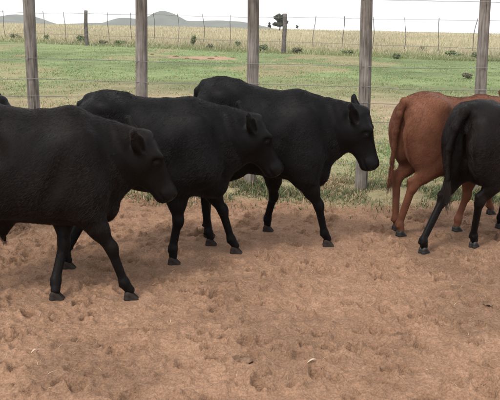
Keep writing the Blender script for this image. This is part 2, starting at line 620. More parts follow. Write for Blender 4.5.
blades('pasture_grass', xx, yy, gheight(xx, yy), hg, wd, r.uniform(0.2, 0.9, n), c, c * 1.25, 31)
tag(bpy.data.objects['pasture_grass'], 'short patchy green grass of the pasture behind the near fence', 'grass')

# weedy strip under the near fence
n = 80000
xx = r.uniform(-3.6, 3.6, n)
cl = fbm2(xx, np.zeros(n), 1.7, 3, 44)
yy = FENCE_Y + 0.02 + r.normal(0, 0.30, n) + 0.15 * cl
tf = fbm2(xx, yy, 3.2, 3, 45)
keep = r.random(n) < smooth01(-0.22, 0.26, tf + 0.25 * cl)
xx, yy, tf = xx[keep], yy[keep], tf[keep]
n = len(xx)
isdry = r.random(n) < np.clip(0.42 - 0.9 * fbm2(xx, yy, 2.1, 2, 47), 0.1, 0.9)
g = np.array([0.085, 0.112, 0.05])[None] * r.uniform(0.55, 1.4, (n, 1))
s = np.array([0.33, 0.25, 0.15])[None] * r.uniform(0.5, 1.25, (n, 1))
c = np.where(isdry[:, None], s, g)
blades('fence_weeds', xx, yy, gheight(xx, yy), r.uniform(0.015, 0.07, n) * (0.6 + 1.3 * np.clip(tf + .3, 0, 1)), r.uniform(0.003, 0.010, n),
       r.uniform(0.4, 1.2, n), c, c * 1.15, 32)
tag(bpy.data.objects['fence_weeds'], 'low tangle of dry straw and grey-green weeds under the near fence', 'weeds')

# tall dry field beyond the far fence
n = 200000
t = (np.exp(r.uniform(0, np.log(150.0), n)))
xx = r.uniform(-0.5, 0.5, n)
yy = 34 + t * 1.05
xx = xx * (0.86 * yy + 4)
keep = (yy > far_fence_y(xx) - 0.3 + r.normal(0, 0.4, n)) & (yy < 190)
xx, yy = xx[keep], yy[keep]
n = len(xx)
vv = fbm2(xx * 0.5, yy * 0.2, 0.4, 3, 17)
c = np.array([0.40, 0.355, 0.24])[None] * r.uniform(0.85, 1.12, (n, 1)) * (1 + 0.35 * vv[:, None])
gm = (r.random(n) < 0.10 + 0.75 * (1 - smooth01(0.0, 7.0, yy - far_fence_y(xx))))[:, None]
c = np.where(gm, c * np.array([0.48, 0.62, 0.42]), c)
blades('dry_grass', xx, yy, gheight(xx, yy), r.uniform(0.15, 0.5, n) * (1 + 0.5 * vv) * (0.35 + 0.65 * smooth01(-0.5, 7.0, yy - far_fence_y(xx))), r.uniform(0.008, 0.02, n) * (1 + yy / 60), r.uniform(0.1, 0.7, n), c * .92, c * 1.05, 33)
tag(bpy.data.objects['dry_grass'], 'tall pale straw-coloured grass of the open field beyond the far fence', 'grass')

# bits of straw on the dirt
n = 4200
xx = r.uniform(-2.6, 2.6, n); yy = 2.6 + 4.2 * r.random(n) ** 0.8
keep = r.random(n) < smooth01(-0.1, 0.4, fbm2(xx, yy, 0.9, 2, 66)) + smooth01(5.6, 6.6, yy)
xx, yy = xx[keep], yy[keep]; n = len(xx)
c = np.array([0.42, 0.32, 0.21])[None] * r.uniform(0.6, 1.3, (n, 1))
blades('straw_bits', xx, yy, gheight(xx, yy) + 0.008, r.uniform(0.008, 0.04, n), r.uniform(0.0012, 0.003, n), np.full(n, 1.28), c, c, 35)
tag(bpy.data.objects['straw_bits'], 'scattered bits of straw lying on the trampled dirt', 'straw')


# ------------------------------------------------------------------ fences
def log_mesh(name, r0, r1, length, seed, sides=18, rings=26, wob=0.006, flat_top=True):
    t = np.linspace(0, 1, rings); a = np.linspace(0, 2 * np.pi, sides, endpoint=False)
    T, A = np.meshgrid(t, a, indexing='ij')
    rr = r0 + (r1 - r0) * T
    P = np.stack([np.cos(A).ravel() * 3, np.sin(A).ravel() * 3, T.ravel() * length * 3.0], 1)
    rr = rr * (1 + 0.10 * vnoise3(P, 0.6, seed).reshape(T.shape) + 0.06 * vnoise3(P * [1, 1, 0.2], 2.2, seed + 3).reshape(T.shape))
    cx = wob * np.sin(T * 4 + seed) * 1.5; cy = wob * np.cos(T * 3.1 + seed * 2)
    z = T * length
    v = np.stack([(np.cos(A) * rr + cx).ravel(), (np.sin(A) * rr + cy).ravel(), z.ravel()], 1)
    i = np.arange(rings * sides).reshape(rings, sides); j = np.roll(i, -1, 1)
    q = np.stack([i[:-1], j[:-1], j[1:], i[1:]], -1).reshape(-1, 4)
    top = v[-sides:].mean(0) + [0, 0, 0.012]
    v = np.vstack([v, top[None]])
    ti = len(v) - 1
    tq = np.stack([i[-1], j[-1], np.full(sides, ti), np.full(sides, ti)], -1)
    me = bpy.data.meshes.new(name)
    me.from_pydata(v.tolist(), [], q.tolist() + [[int(a_), int(b_), ti] for a_, b_ in zip(i[-1], j[-1])])
    me.polygons.foreach_set('use_smooth', np.full(len(me.polygons), True))
    me.update()
    return me


def tube_mesh(name, pts, rad, sides=6):
    pts = np.asarray(pts, float)
    t = np.gradient(pts, axis=0)
    t /= np.linalg.norm(t, axis=1)[:, None] + 1e-9
    up = np.array([0.0, 0, 1.0]) if abs(t[0, 2]) < 0.8 else np.array([1.0, 0, 0])
    s = np.cross(t, up); s /= np.linalg.norm(s, axis=1)[:, None] + 1e-9
    u = np.cross(s, t)
    rad = np.broadcast_to(np.asarray(rad, float), (len(pts),))
    a = np.linspace(0, 2 * np.pi, sides, endpoint=False)
    v = pts[:, None] + rad[:, None, None] * (np.cos(a)[None, :, None] * s[:, None] + np.sin(a)[None, :, None] * u[:, None])
    i = np.arange(len(pts) * sides).reshape(len(pts), sides); j = np.roll(i, -1, 1)
    q = np.stack([i[:-1], j[:-1], j[1:], i[1:]], -1).reshape(-1, 4)
    return mesh_np(name, v.reshape(-1, 3), q)


near_fence = empty('wire_fence', (0, FENCE_Y, 0))
tag(near_fence, 'pen fence of thick weathered grey wooden posts strung with thin wires behind the cattle', 'fence')
# base x and top x of the posts, read at known rows of the photograph
POSTS = [((33.5, 85), (28.5, 2)), ((142, 85), (140.6, 2)), ((250.5, 186), (252.6, 2)), ((361, 184), (366.6, 2)), ((480.3, 90), (486.5, 2))]
post_x = []
for k, ((bx, by), (tx, ty)) in enumerate(POSTS):
    pb = at_depth(bx, by, FENCE_Y); pt = at_depth(tx, ty, FENCE_Y)
    dx = (pt.x - pb.x) / (pt.z - pb.z)
    x0 = pb.x - dx * pb.z
    post_x.append((x0, dx))
sp = (post_x[-1][0] - post_x[0][0]) / 4
post_x = [(post_x[0][0] - 2 * sp, 0.01), (post_x[0][0] - sp, -0.01)] + post_x + [(post_x[-1][0] + sp, 0.01), (post_x[-1][0] + 2 * sp, -0.01)]
for k, (x0, dx) in enumerate(post_x):
    L = 2.32 + 0.06 * math.sin(k * 2.3)
    p = obj('post', log_mesh('post', 0.060 + 0.003 * math.sin(k * 5.1), 0.052 + 0.003 * math.cos(k * 3.7), L, k + 1), M['post'], near_fence)
    p.location = (x0 - dx * 0.3, 0, -0.3)
    p.rotation_euler = (R(0.4) * math.sin(k * 3), math.atan(dx), 0)
WIRE_Z = [0.30, 0.50, 0.70, 0.875, 1.035, 1.225, 1.815]
wr = random.Random(4)
for k, z in enumerate(WIRE_Z):
    pts = []
    for a in range(len(post_x) - 1):
        xa, xb = post_x[a][0] + post_x[a][1] * z, post_x[a + 1][0] + post_x[a + 1][1] * z
        za, zb = z + wr.uniform(-.008, .008), z + wr.uniform(-.008, .008)
        sag = wr.uniform(0.0, 0.02)
        for t in np.linspace(0, 1, 9)[:-1]:
            pts.append((xa + (xb - xa) * t, -0.061 + 0.003 * math.sin(t * 9), za + (zb - za) * t - sag * 4 * t * (1 - t)))
    w = obj('wire', tube_mesh('wire', pts, 0.0025, 5), M['wire'], near_fence)

far_fence = empty('wire_fence', (FAR_A.x, FAR_A.y, 0))
tag(far_fence, 'far wire fence with thin droppers and sparse posts along the dry field', 'fence')
ff = []
for k in range(-9, 30):
    p = FAR_A + FAR_DIR * k
    ff.append((k, p.x - FAR_A.x, p.y - FAR_A.y, float(gheight(p.x, p.y))))
fr = random.Random(9)
FH = 1.92
for k, x, y, z in ff:
    if k % 8 == 0:
        po = obj('post', log_mesh('post', 0.13, 0.11, FH + 0.45, 40 + k, 10, 12, 0.02), M['farpost'], far_fence)
        po.location = (x, y, z - 0.3)
        po.rotation_euler = (fr.uniform(-.02, .02), fr.uniform(-.02, .02), fr.uniform(0, 6))
    else:
        zb = z + 0.42 + fr.uniform(-.1, .05)
        lx, ly = fr.uniform(-.10, .10), fr.uniform(-.05, .05)
        pts = [(x + lx * t * t + 0.03 * math.sin(6 * t + k), y + ly * t, zb + (z + FH + 0.06 - zb) * t) for t in np.linspace(0, 1, 5)]
        obj('dropper', tube_mesh('dropper', pts, 0.018, 6), M['farpost'], far_fence)
for zz, rad in ((FH - 0.05, 0.010), (0.60, 0.010), (1.3, 0.003)):
    pts = []
    for k, x, y, z in ff:
        pts.append((x, y - 0.12, z + zz + fr.uniform(-.03, .03) + (0.05 if k % 8 == 0 else 0)))
    obj('wire', tube_mesh('wire', pts, rad, 5), M['wire'], far_fence)


# ------------------------------------------------------------------ shrubs and the far tree
def leaf_cloud(name, centers, radii, nl, lsize, col, seed, parent, mat='leaf'):
    rr = np.random.default_rng(seed)
    centers = np.asarray(centers, float); radii = np.asarray(radii, float)
    k = rr.integers(0, len(centers), nl)
    d = rr.normal(size=(nl, 3)); d /= np.linalg.norm(d, axis=1)[:, None]
    p = centers[k] + d * radii[k] * (rr.random((nl, 1)) ** 0.5)
    a = rr.normal(size=(nl, 3)); a /= np.linalg.norm(a, axis=1)[:, None]
    b = np.cross(a, rr.normal(size=(nl, 3))); b /= np.linalg.norm(b, axis=1)[:, None]
    s = lsize * rr.uniform(0.6, 1.4, (nl, 1))
    v = np.stack([p - a * s, p + b * s * .45, p + a * s, p - b * s * .45], 1).reshape(-1, 3)
    f = np.arange(nl * 4).reshape(-1, 4)
    me = mesh_np(name, v, f, False)
    c = np.array(col)[None] * rr.uniform(0.6, 1.4, (nl, 1)) * (1 + rr.normal(0, .1, (nl, 3)))
    vcol(me, np.clip(np.repeat(c, 4, 0), 0.004, 0.6))
    return obj(name, me, M[mat], parent)


def shrub(px, py, wpx, hpx, seed, col, label, group):
    p = ground_at(px, py)
    sc = p.y / FPX
    w, hh = wpx * sc * 1.25, hpx * sc * 1.15
    p.z = float(gheight(p.x, p.y))
    e = empty('shrub', p)
    tag(e, label, 'shrub', group)
    rr = random.Random(seed)
    cs, rs = [], []
    for k in range(7):
        cs.append((rr.uniform(-.32, .32) * w, rr.uniform(-.25, .25) * w, hh * rr.uniform(0.15, 0.7)))
        rs.append((w * rr.uniform(.18, .3), w * rr.uniform(.18, .3), hh * rr.uniform(.22, .36)))
    leaf_cloud('foliage', cs, rs, 700, 0.06 * max(w, 0.5) + 0.015, col, seed, e)
    for k in range(4):
        c = cs[k]
        pts = [(c[0] * t * t * .9 + 0.02 * k, c[1] * t * t * .9, -0.03 + c[2] * t) for t in np.linspace(0, 1, 5)]
        obj('stem', tube_mesh('stem', pts, np.linspace(0.025, 0.008, 5), 5), M['bark'], e)


GG = (0.17, 0.20, 0.11)
SH = [(16, 40, 9, 6), (47, 41, 6, 6), (81, 43, 7, 9), (103, 44.5, 7, 4), (120, 45, 10, 4), (193, 47, 5, 10), (210, 49, 8, 5),
      (238, 48, 6, 6), (263, 51, 8, 6), (297, 54, 8, 6), (347, 55.5, 10, 5), (396, 59, 7, 5), (423, 54, 8, 7), (455, 58.5, 15, 7), (476, 60, 10, 7), (466, 80, 8, 5)]
for k, (px, py, w, hh) in enumerate(SH):
    last = k == len(SH) - 1
    shrub(px, py, w, hh, 100 + k, GG if k % 3 else (0.20, 0.20, 0.13),
          'small green bush alone in the pasture behind the fence post' if last else 'low grey-green shrub growing along the far wire fence',
          None if last else 'shrubs along the far wire fence')


def far_tree(px, base_py, depth, wpx, hpx, seed, label):
    p = at_depth(px, base_py, depth)
    z0 = float(gheight(p.x, p.y))
    top = at_depth(px, base_py - hpx, depth).z
    H = top - z0
    w = wpx / FPX * depth
    e = empty('tree', (p.x, p.y, z0))
    tag(e, label, 'tree')
    rr = random.Random(seed)
    pts = [(0.12 * math.sin(3 * t), 0.1 * t, -0.1 + H * 0.62 * t) for t in np.linspace(0, 1, 6)]
    tr = obj('trunk', tube_mesh('trunk', pts, np.linspace(0.07, 0.03, 6) * H * 0.6, 8), M['bark'], e)
    cs, rs = [], []
    for k in range(17):
        a = rr.uniform(0, 6.28); d = rr.uniform(0, .36) * w
        c = (math.cos(a) * d, math.sin(a) * d, H * rr.uniform(0.34, 0.84))
        cs.append(c); rs.append((w * rr.uniform(.11, .2),) * 2 + (H * rr.uniform(.08, .15),))
        lp = [(c[0] * t, c[1] * t, H * 0.3 + (c[2] - H * 0.3) * t) for t in np.linspace(0, 1, 4)]
        obj('limb', tube_mesh('limb', lp, np.linspace(0.02, 0.006, 4) * H, 5), M['bark'], tr)
    leaf_cloud('crown', cs, rs, 4200, 0.075 * w, (0.075, 0.078, 0.06), seed, e)


far_tree(279.5, 29, 150, 16, 16, 5, 'lone dark rounded tree standing in the dry field beyond the far fence')
far_tree(269.5, 29.5, 158, 4, 8, 6, 'small dark sapling standing next to the lone rounded tree')
far_tree(297, 30.5, 175, 3.2, 6, 8, 'tiny pale distant tree at the edge of the dry field')


# ------------------------------------------------------------------ cattle: implicit body -> one continuous surface
class Vol:
    def __init__(self, lo, hi, h):
        self.h = h
        self.lo = np.array(lo, np.float32)
        self.n = np.ceil((np.array(hi) - lo) / h).astype(int) + 1
        self.ax = [(self.lo[i] + h * np.arange(self.n[i])).astype(np.float32) for i in range(3)]
        self.d = np.full(self.n, 10.0, np.float32)

    def sub(self, lo, hi):
        sl = []
        for i in range(3):
            a = max(int((lo[i] - self.lo[i]) / self.h), 0)
            b = min(int((hi[i] - self.lo[i]) / self.h) + 2, self.n[i])
            if b <= a:
                return None, None
            sl.append(slice(a, b))
        g = np.meshgrid(*[self.ax[i][sl[i]] for i in range(3)], indexing='ij')
        return tuple(sl), g

    def merge(self, sl, b, k, op='add'):
        a = self.d[sl]
        if op == 'add':
            hh = np.maximum(k - np.abs(a - b), 0) / k
            self.d[sl] = np.minimum(a, b) - hh * hh * k * 0.25
        else:
            b = -b
            hh = np.maximum(k - np.abs(a - b), 0) / k
            self.d[sl] = np.maximum(a, b) + hh * hh * k * 0.25

    def capsule(self, a, b, ra, rb, k=0.03, squash=None, op='add'):
        """tapered capsule; squash = (axis, factor) flattens it along an axis"""
        a = np.array(a, np.float32); b = np.array(b, np.float32)
        m = max(ra, rb) + k + 2 * self.h
        sl, g = self.sub(np.minimum(a, b) - m, np.maximum(a, b) + m)
        if sl is None:
            return
        ba = b - a
        L = float(ba @ ba) + 1e-9
        p = [g[i] - a[i] for i in range(3)]
        t = np.clip((p[0] * ba[0] + p[1] * ba[1] + p[2] * ba[2]) / L, 0, 1)
        q = [p[i] - t * ba[i] for i in range(3)]
        if squash is not None:
            ax, s = squash
            ax = np.array(ax, np.float32); ax /= np.linalg.norm(ax)
            dn = q[0] * ax[0] + q[1] * ax[1] + q[2] * ax[2]
            q = [q[i] + ax[i] * dn * (1 / s - 1) for i in range(3)]
            d = (np.sqrt(q[0] ** 2 + q[1] ** 2 + q[2] ** 2) - (ra + (rb - ra) * t))
            d = d * (0.5 + 0.5 * min(s, 1))
        else:
            d = np.sqrt(q[0] ** 2 + q[1] ** 2 + q[2] ** 2) - (ra + (rb - ra) * t)
        self.merge(sl, d, k, op)

    def ellipsoid(self, c, r, rot=None, k=0.04, op='add'):
        c = np.array(c, np.float32); r = np.array(r, np.float32)
        m = max(r) + k + 2 * self.h
        sl, g = self.sub(c - m, c + m)
        if sl is None:
            return
        p = [g[i] - c[i] for i in range(3)]
        if rot is not None:
            Rm = np.array(rot, np.float32)                       # rows = local axes
            p = [Rm[i, 0] * p[0] + Rm[i, 1] * p[1] + Rm[i, 2] * p[2] for i in range(3)]
        k0 = np.sqrt((p[0] / r[0]) ** 2 + (p[1] / r[1]) ** 2 + (p[2] / r[2]) ** 2)
        k1 = np.sqrt((p[0] / r[0] ** 2) ** 2 + (p[1] / r[1] ** 2) ** 2 + (p[2] / r[2] ** 2) ** 2) + 1e-6
        self.merge(sl, k0 * (k0 - 1) / k1, k, op)

    def loft(self, sec, frame, k, n=2.2):
        """sec rows: s, top, bottom, centre, half width along the frame's first axis; frame = (origin, S, L, T)"""
        sec = np.array(sec, np.float32)
        s = sec[:, 0]
        ss = np.linspace(s[0], s[-1], 300)
        tab = []
        for c in range(1, 5):
            v = sec[:, c]
            mtan = np.gradient(v, s)
            i = np.clip(np.searchsorted(s, ss) - 1, 0, len(s) - 2)
            hseg = s[i + 1] - s[i]; t = (ss - s[i]) / hseg
            tab.append((2 * t ** 3 - 3 * t ** 2 + 1) * v[i] + (t ** 3 - 2 * t ** 2 + t) * hseg * mtan[i] + (-2 * t ** 3 + 3 * t ** 2) * v[i + 1] + (t ** 3 - t ** 2) * hseg * mtan[i + 1])
        O, S, L, T = [np.array(a, np.float32) for a in frame]
        pts = []
        for row in sec:
            for z in (row[1], row[2]):
                for w in (-row[4], row[4]):
                    pts.append(O + S * row[0] + T * z + L * w)
        pts = np.array(pts); m = k + 2 * self.h
        sl, g = self.sub(pts.min(0) - m, pts.max(0) + m)
        p = [g[i] - O[i] for i in range(3)]
        a = p[0] * S[0] + p[1] * S[1] + p[2] * S[2]
        l = p[0] * L[0] + p[1] * L[1] + p[2] * L[2]
        z = p[0] * T[0] + p[1] * T[1] + p[2] * T[2]
        ac = np.clip(a, s[0], s[-1])
        top, bot, cen, w = [np.interp(ac, ss, t_).astype(np.float32) for t_ in tab]
        z = z - cen
        hh = np.maximum(np.where(z > 0, top - cen, cen - bot), 0.004)
        w = np.maximum(w, 0.004)
        rr = ((np.abs(l) / w) ** n + (np.abs(z) / hh) ** n) ** (1 / n) + 1e-4
        q = np.sqrt(l * l + z * z)
        d = np.where(rr < 0.05, -np.minimum(w, hh), q * (1 - 1 / rr))
        out = np.maximum(s[0] - a, a - s[-1])
        d = np.where(out > 0, np.sqrt(out * out + np.maximum(d, 0) ** 2), d)
        self.merge(sl, d, k)

    def surface(self):
        h = self.h
        d = np.clip(self.d, -3 * h, 3 * h)
        s = d < 0
        nx_, ny_, nz_ = d.shape
        cnt = np.zeros((nx_ - 1, ny_ - 1, nz_ - 1), np.int8)
        for dx in (0, 1):
            for dy in (0, 1):
                for dz in (0, 1):
                    cnt += s[dx:nx_ - 1 + dx, dy:ny_ - 1 + dy, dz:nz_ - 1 + dz]
        ci = np.nonzero((cnt > 0) & (cnt < 8))
        ci = np.stack(ci, 1)
        idm = np.full(cnt.shape, -1, np.int32)
        idm[ci[:, 0], ci[:, 1], ci[:, 2]] = np.arange(len(ci))
        acc = np.zeros((len(ci), 3)); num = np.zeros(len(ci))
        cor = [(a, b, c) for a in (0, 1) for b in (0, 1) for c in (0, 1)]
        for i, A in enumerate(cor):
            for B in cor[i + 1:]:
                if sum(abs(A[q] - B[q]) for q in range(3)) != 1:
                    continue
                da = d[ci[:, 0] + A[0], ci[:, 1] + A[1], ci[:, 2] + A[2]]; db = d[ci[:, 0] + B[0], ci[:, 1] + B[1], ci[:, 2] + B[2]]
                m = (da < 0) != (db < 0)
                t = np.where(m, da / np.where(m, da - db, 1), 0)
                for q in range(3):
                    acc[:, q] += np.where(m, A[q] + t * (B[q] - A[q]), 0)
                num += m
        v = self.lo + h * (ci + acc / num[:, None])
        faces = []
        for ax in range(3):
            o1, o2 = [(1, 2), (2, 0), (0, 1)][ax]
            sa = [slice(None)] * 3; sb = [slice(None)] * 3
            sa[ax] = slice(0, -1); sb[ax] = slice(1, None)
            ch = s[tuple(sa)] != s[tuple(sb)]
            e = np.stack(np.nonzero(ch), 1)
            ok = (e[:, o1] > 0) & (e[:, o2] > 0) & (e[:, o1] < self.n[o1] - 1) & (e[:, o2] < self.n[o2] - 1)
            e = e[ok]
            inside = s[e[:, 0], e[:, 1], e[:, 2]]
            q = []
            for (a, b) in ((-1, -1), (0, -1), (0, 0), (-1, 0)):
                c = e.copy(); c[:, o1] += a; c[:, o2] += b
                q.append(idm[c[:, 0], c[:, 1], c[:, 2]])
            q = np.stack(q, 1)
            q = np.where(inside[:, None], q, q[:, ::-1])
            faces.append(q)
        f = np.concatenate(faces)
        f = f[(f >= 0).all(1)]
        return v, f


def relax(v, f, it, lam=0.5):
    e = np.concatenate([f[:, [0, 1]], f[:, [1, 2]], f[:, [2, 3]], f[:, [3, 0]]])
    a = np.concatenate([e[:, 0], e[:, 1]]); b = np.concatenate([e[:, 1], e[:, 0]])
    n_ = np.bincount(a, minlength=len(v)).clip(1)
    for _ in range(it):
        for l in (lam, -lam * 0.9):
            m = np.stack([np.bincount(a, v[b, q], len(v)) for q in range(3)], 1) / n_[:, None]
            v = v + l * (m - v)
    return v


def normals(v, f):
    nrm = np.cross(v[f[:, 2]] - v[f[:, 0]], v[f[:, 3]] - v[f[:, 1]])
    vn = np.stack([sum(np.bincount(f[:, c], nrm[:, q], len(v)) for c in range(4)) for q in range(3)], 1)
    return vn / (np.linalg.norm(vn, axis=1)[:, None] + 1e-9)


TORSO = [  # x, top, bottom, centre height, half width
    (-0.035, 0.95, 0.87, 0.91, 0.035), (-0.015, 1.045, 0.78, 0.92, 0.115), (0.03, 1.10, 0.70, 0.92, 0.165), (0.10, 1.137, 0.60, 0.91, 0.200), (0.18, 1.147, 0.52, 0.88, 0.218),
    (0.28, 1.128, 0.490, 0.80, 0.214), (0.40, 1.110, 0.465, 0.745, 0.226), (0.52, 1.098, 0.452, 0.72, 0.230), (0.64, 1.090, 0.443, 0.72, 0.219),
    (0.74, 1.086, 0.436, 0.73, 0.199), (0.84, 1.066, 0.438, 0.75, 0.180), (0.92, 1.02, 0.45, 0.745, 0.165), (0.985, 0.93, 0.49, 0.73, 0.130),
    (1.025, 0.83, 0.55, 0.70, 0.085), (1.045, 0.74, 0.63, 0.685, 0.03)]
HEAD = [  # along the face from the poll, forehead line, jaw line, centre, half width
    (-0.035, -0.045, -0.11, -0.07, 0.03), (-0.015, -0.006, -0.165, -0.07, 0.072), (0.03, 0.012, -0.220, -0.078, 0.093), (0.09, 0.014, -0.240, -0.075, 0.102), (0.15, 0.007, -0.232, -0.070, 0.096),
    (0.21, -0.002, -0.200, -0.076, 0.080), (0.26, -0.007, -0.172, -0.078, 0.070), (0.30, -0.008, -0.155, -0.076, 0.068), (0.335, -0.006, -0.148, -0.072, 0.075),
    (0.365, -0.006, -0.144, -0.070, 0.073), (0.388, -0.016, -0.132, -0.070, 0.060), (0.401, -0.040, -0.108, -0.070, 0.032)]


def two_link(a, b, l1, l2, bend):
    """joint between a and b; bend = direction the joint points"""
    a = np.array(a, float); b = np.array(b, float)
    ab = b - a; L = np.linalg.norm(ab)
    s = max(1.0, L / (l1 + l2) * 1.002)
    l1 *= s; l2 *= s
    t = (l1 * l1 - l2 * l2 + L * L) / (2 * L)
    hgt = math.sqrt(max(l1 * l1 - t * t, 0))
    u = ab / L
    bd = np.array(bend, float); bd -= u * (bd @ u); bd /= np.linalg.norm(bd)
    return a + u * t + bd * hgt


XS = 0.88          # trunk length against the section table


def build_body(P):
    """P: feet (local xyz) for rf, lf, rh, lh; head/neck pose; returns verts, faces, info"""
    V = Vol((-0.55, -0.42, -0.03), (1.62, 0.42, 1.30), 0.0085)
    gx_ = P.get('girth', 1.0)
    rz_ = P.get('rump', 0.0)
    V.loft([(s * XS, t + rz_ * (1 - smooth01(0.05, 0.95, s)), b + P.get('tuck', 0.0), c, w * gx_) for s, t, b, c, w in TORSO], ((0, 0, 0), (1, 0, 0), (0, 1, 0), (0, 0, 1)), 0.04, 2.25)
    info = {'hooves': [], 'eyes': []}
    # hips, pins, spine, ribs, shoulders
    for sd in (-1, 1):
        V.ellipsoid((0.176, sd * P.get('hip', 0.16), 1.05 + rz_ * 0.5), (0.08, 0.05, 0.04), k=0.10)
        V.ellipsoid((0.000, sd * 0.085, 1.0), (0.045, 0.04, 0.045), k=0.06)
        V.ellipsoid((0.273, sd * 0.235, 0.90), (0.085, 0.05, 0.075), k=0.09, op='sub')      # hollow of the flank
        c, s_ = math.cos(R(24)), math.sin(R(24))
        V.ellipsoid((0.715, sd * 0.148, 0.80), (0.11, 0.05, 0.22), rot=[(c, 0, -s_), (0, 1, 0), (s_, 0, c)], k=0.12)   # shoulder blade
        V.ellipsoid((0.814, sd * 0.115, 0.66), (0.085, 0.072, 0.10), k=0.06)                # point of shoulder
        V.ellipsoid((0.607, sd * 0.235, 0.68), (0.03, 0.03, 0.20), rot=[(c, 0, -s_), (0, 1, 0), (s_, 0, c)], k=0.06, op='sub')  # groove behind the shoulder
        # thigh
        c, s_ = math.cos(R(14)), math.sin(R(14))
        V.ellipsoid((0.106, sd * 0.125, 0.80), (0.155, 0.105, 0.25), rot=[(c, 0, s_), (0, 1, 0), (-s_, 0, c)], k=0.06)
        V.ellipsoid((0.035, sd * 0.10, 0.78), (0.085, 0.085, 0.20), k=0.05)
    V.ellipsoid((0.000, 0, 0.74), (0.05, 0.018, 0.20), k=0.05, op='sub')                      # cleft between the thighs
    V.capsule((0.026, 0, 1.085 + rz_), (0.264, 0, 1.10 + rz_ * 0.8), 0.028, 0.03, 0.05)
    V.capsule((0.546, 0, 1.052), (0.704, 0, 1.045), 0.035, 0.04, 0.06)
    V.ellipsoid((0.854, 0, 0.53), (0.09, 0.07, 0.085), k=0.06)                               # brisket
    # head frame
    ph, ps = R(P['head_pitch']), R(P['head_yaw'])
    poll = np.array(P['poll'], float)
    u = np.array((math.cos(ph) * math.cos(ps), math.cos(ph) * math.sin(ps), -math.sin(ph)))
    l = np.array((-math.sin(ps), math.cos(ps), 0.0))
    t = np.cross(u, l)
    hd = lambda a, b, c: poll + u * a + l * b + t * c      # along, lateral, out of the forehead
    # neck
    nb0 = np.array((0.72, 0, 0.84)); nb1 = hd(0.075, 0, -0.155)
    nm = nb0 * 0.42 + nb1 * 0.58 + np.array((0, 0, P.get('neck_lift', 0.0)))
    for (a, b, ra, rb, q) in ((nb0, nm, 0.225, 0.16, 0.76), (nm, nb1, 0.165, 0.132, 0.62)):
        V.capsule(a, b, ra, rb, 0.09, squash=((0, 1, 0), q))
    V.capsule((0.69, 0, 1.03), hd(-0.005, 0, -0.075), 0.062, 0.05, 0.08)                    # crest
    V.capsule((0.87, 0, 0.57), hd(0.17, 0, -0.235), 0.045, 0.035, 0.09)                       # dewlap
    V.loft(HEAD, (poll, u, l, t), 0.035, 2.3)
    for sd in (-1, 1):
        V.ellipsoid(hd(0.113, sd * 0.084, -0.034), (0.045, 0.014, 0.022), k=0.05)           # brow
        V.ellipsoid(hd(0.141, sd * 0.098, -0.044), (0.026, 0.016, 0.022), k=0.02, op='sub')  # socket
        V.ellipsoid(hd(0.143, sd * 0.083, -0.046), (0.03, 0.016, 0.024), k=0.012)             # lids
        info['eyes'].append(hd(0.143, sd * 0.0832, -0.044))
        V.ellipsoid(hd(0.10, sd * 0.07, -0.145), (0.07, 0.03, 0.06), k=0.04)                # cheek
        V.ellipsoid(hd(0.382, sd * 0.050, -0.036), (0.020, 0.014, 0.012), k=0.010, op='sub')  # nostril
        V.capsule(hd(0.28, sd * 0.070, -0.112), hd(0.37, sd * 0.060, -0.104), 0.006, 0.006, 0.012, op='sub')  # mouth
    V.ellipsoid(hd(-0.012, 0, -0.022), (0.04, 0.045, 0.03), k=0.03)                         # poll
    # ears: base -> tip
    for sd, (up, back, out, ln) in ((-1, P['ear_r']), (1, P['ear_l'])):
        dirv = -u * up + l * sd * out - t * back
        dirv = dirv / np.linalg.norm(dirv)
        b0 = hd(0.045, sd * 0.085, -0.088)
        opening = t * 0.45 + l * sd * P.get('ear_open', 0.8) + u * 0.2
        opening -= dirv * (opening @ dirv); opening /= np.linalg.norm(opening)
        e1 = b0 + dirv * ln * 0.5; e2 = b0 + dirv * ln
        V.capsule(b0 - dirv * 0.02, b0 + dirv * 0.03, 0.028, 0.03, 0.025)
        V.capsule(b0 + dirv * 0.02, e1, 0.028, 0.038, 0.018, squash=(opening, 0.44))
        V.capsule(e1, e2, 0.038, 0.022, 0.018, squash=(opening, 0.5))
        side = np.cross(dirv, opening)
        V.ellipsoid(b0 + dirv * ln * 0.52 + opening * 0.021, (ln * 0.50, 0.023, 0.013), rot=[dirv, side, opening], k=0.01, op='sub')
        P.setdefault('ears', []).append((b0, e2))
    # forelegs
    for nm_, sd in (('rf', -1), ('lf', 1)):
        F = np.array(P[nm_], float)
        swing = F[0] - 0.70
        sh = np.array((0.785, sd * 0.125, 0.70))
        el = np.array((0.70 + (0.24 if swing > 0 else 0.8) * swing, sd * 0.128, 0.545 + 0.03 * abs(swing)))
        tilt = P.get(nm_ + '_pastern', 0.004)
        F0 = F + np.array((-0.006, 0, 0.045))
        dl = el - F0; dl = dl / np.linalg.norm(dl)
        fe = F0 + dl * 0.062 + np.array((-tilt, 0, 0))
        LL = np.linalg.norm(el - fe) * 1.006
        kn = two_link(el, fe, 0.555 * LL, 0.445 * LL, (1, 0, 0))
        V.capsule(sh, el, 0.115, 0.098, 0.06, squash=((0, 1, 0), 0.62))
        mid = el * 0.5 + kn * 0.5
        V.capsule(el + np.array((-0.02, 0, 0.05)), mid, 0.090, 0.056, 0.05, squash=((0, 1, 0), 0.72))
        V.capsule(mid, kn + (el - kn) * 0.12, 0.056, 0.035, 0.03, squash=((0, 1, 0), 0.85))
        V.ellipsoid(kn + np.array((0.004, 0, 0)), (0.036, 0.035, 0.046), k=0.03)
        cd = fe - kn
        V.capsule(kn + cd * 0.1, kn + cd * 0.85, 0.0285, 0.025, 0.02, squash=((0, 1, 0), 0.85))
        V.capsule(kn + cd * 0.2 - np.array((0.014, 0, 0)), fe - np.array((0.012, 0, -0.02)), 0.013, 0.013, 0.015)   # tendon
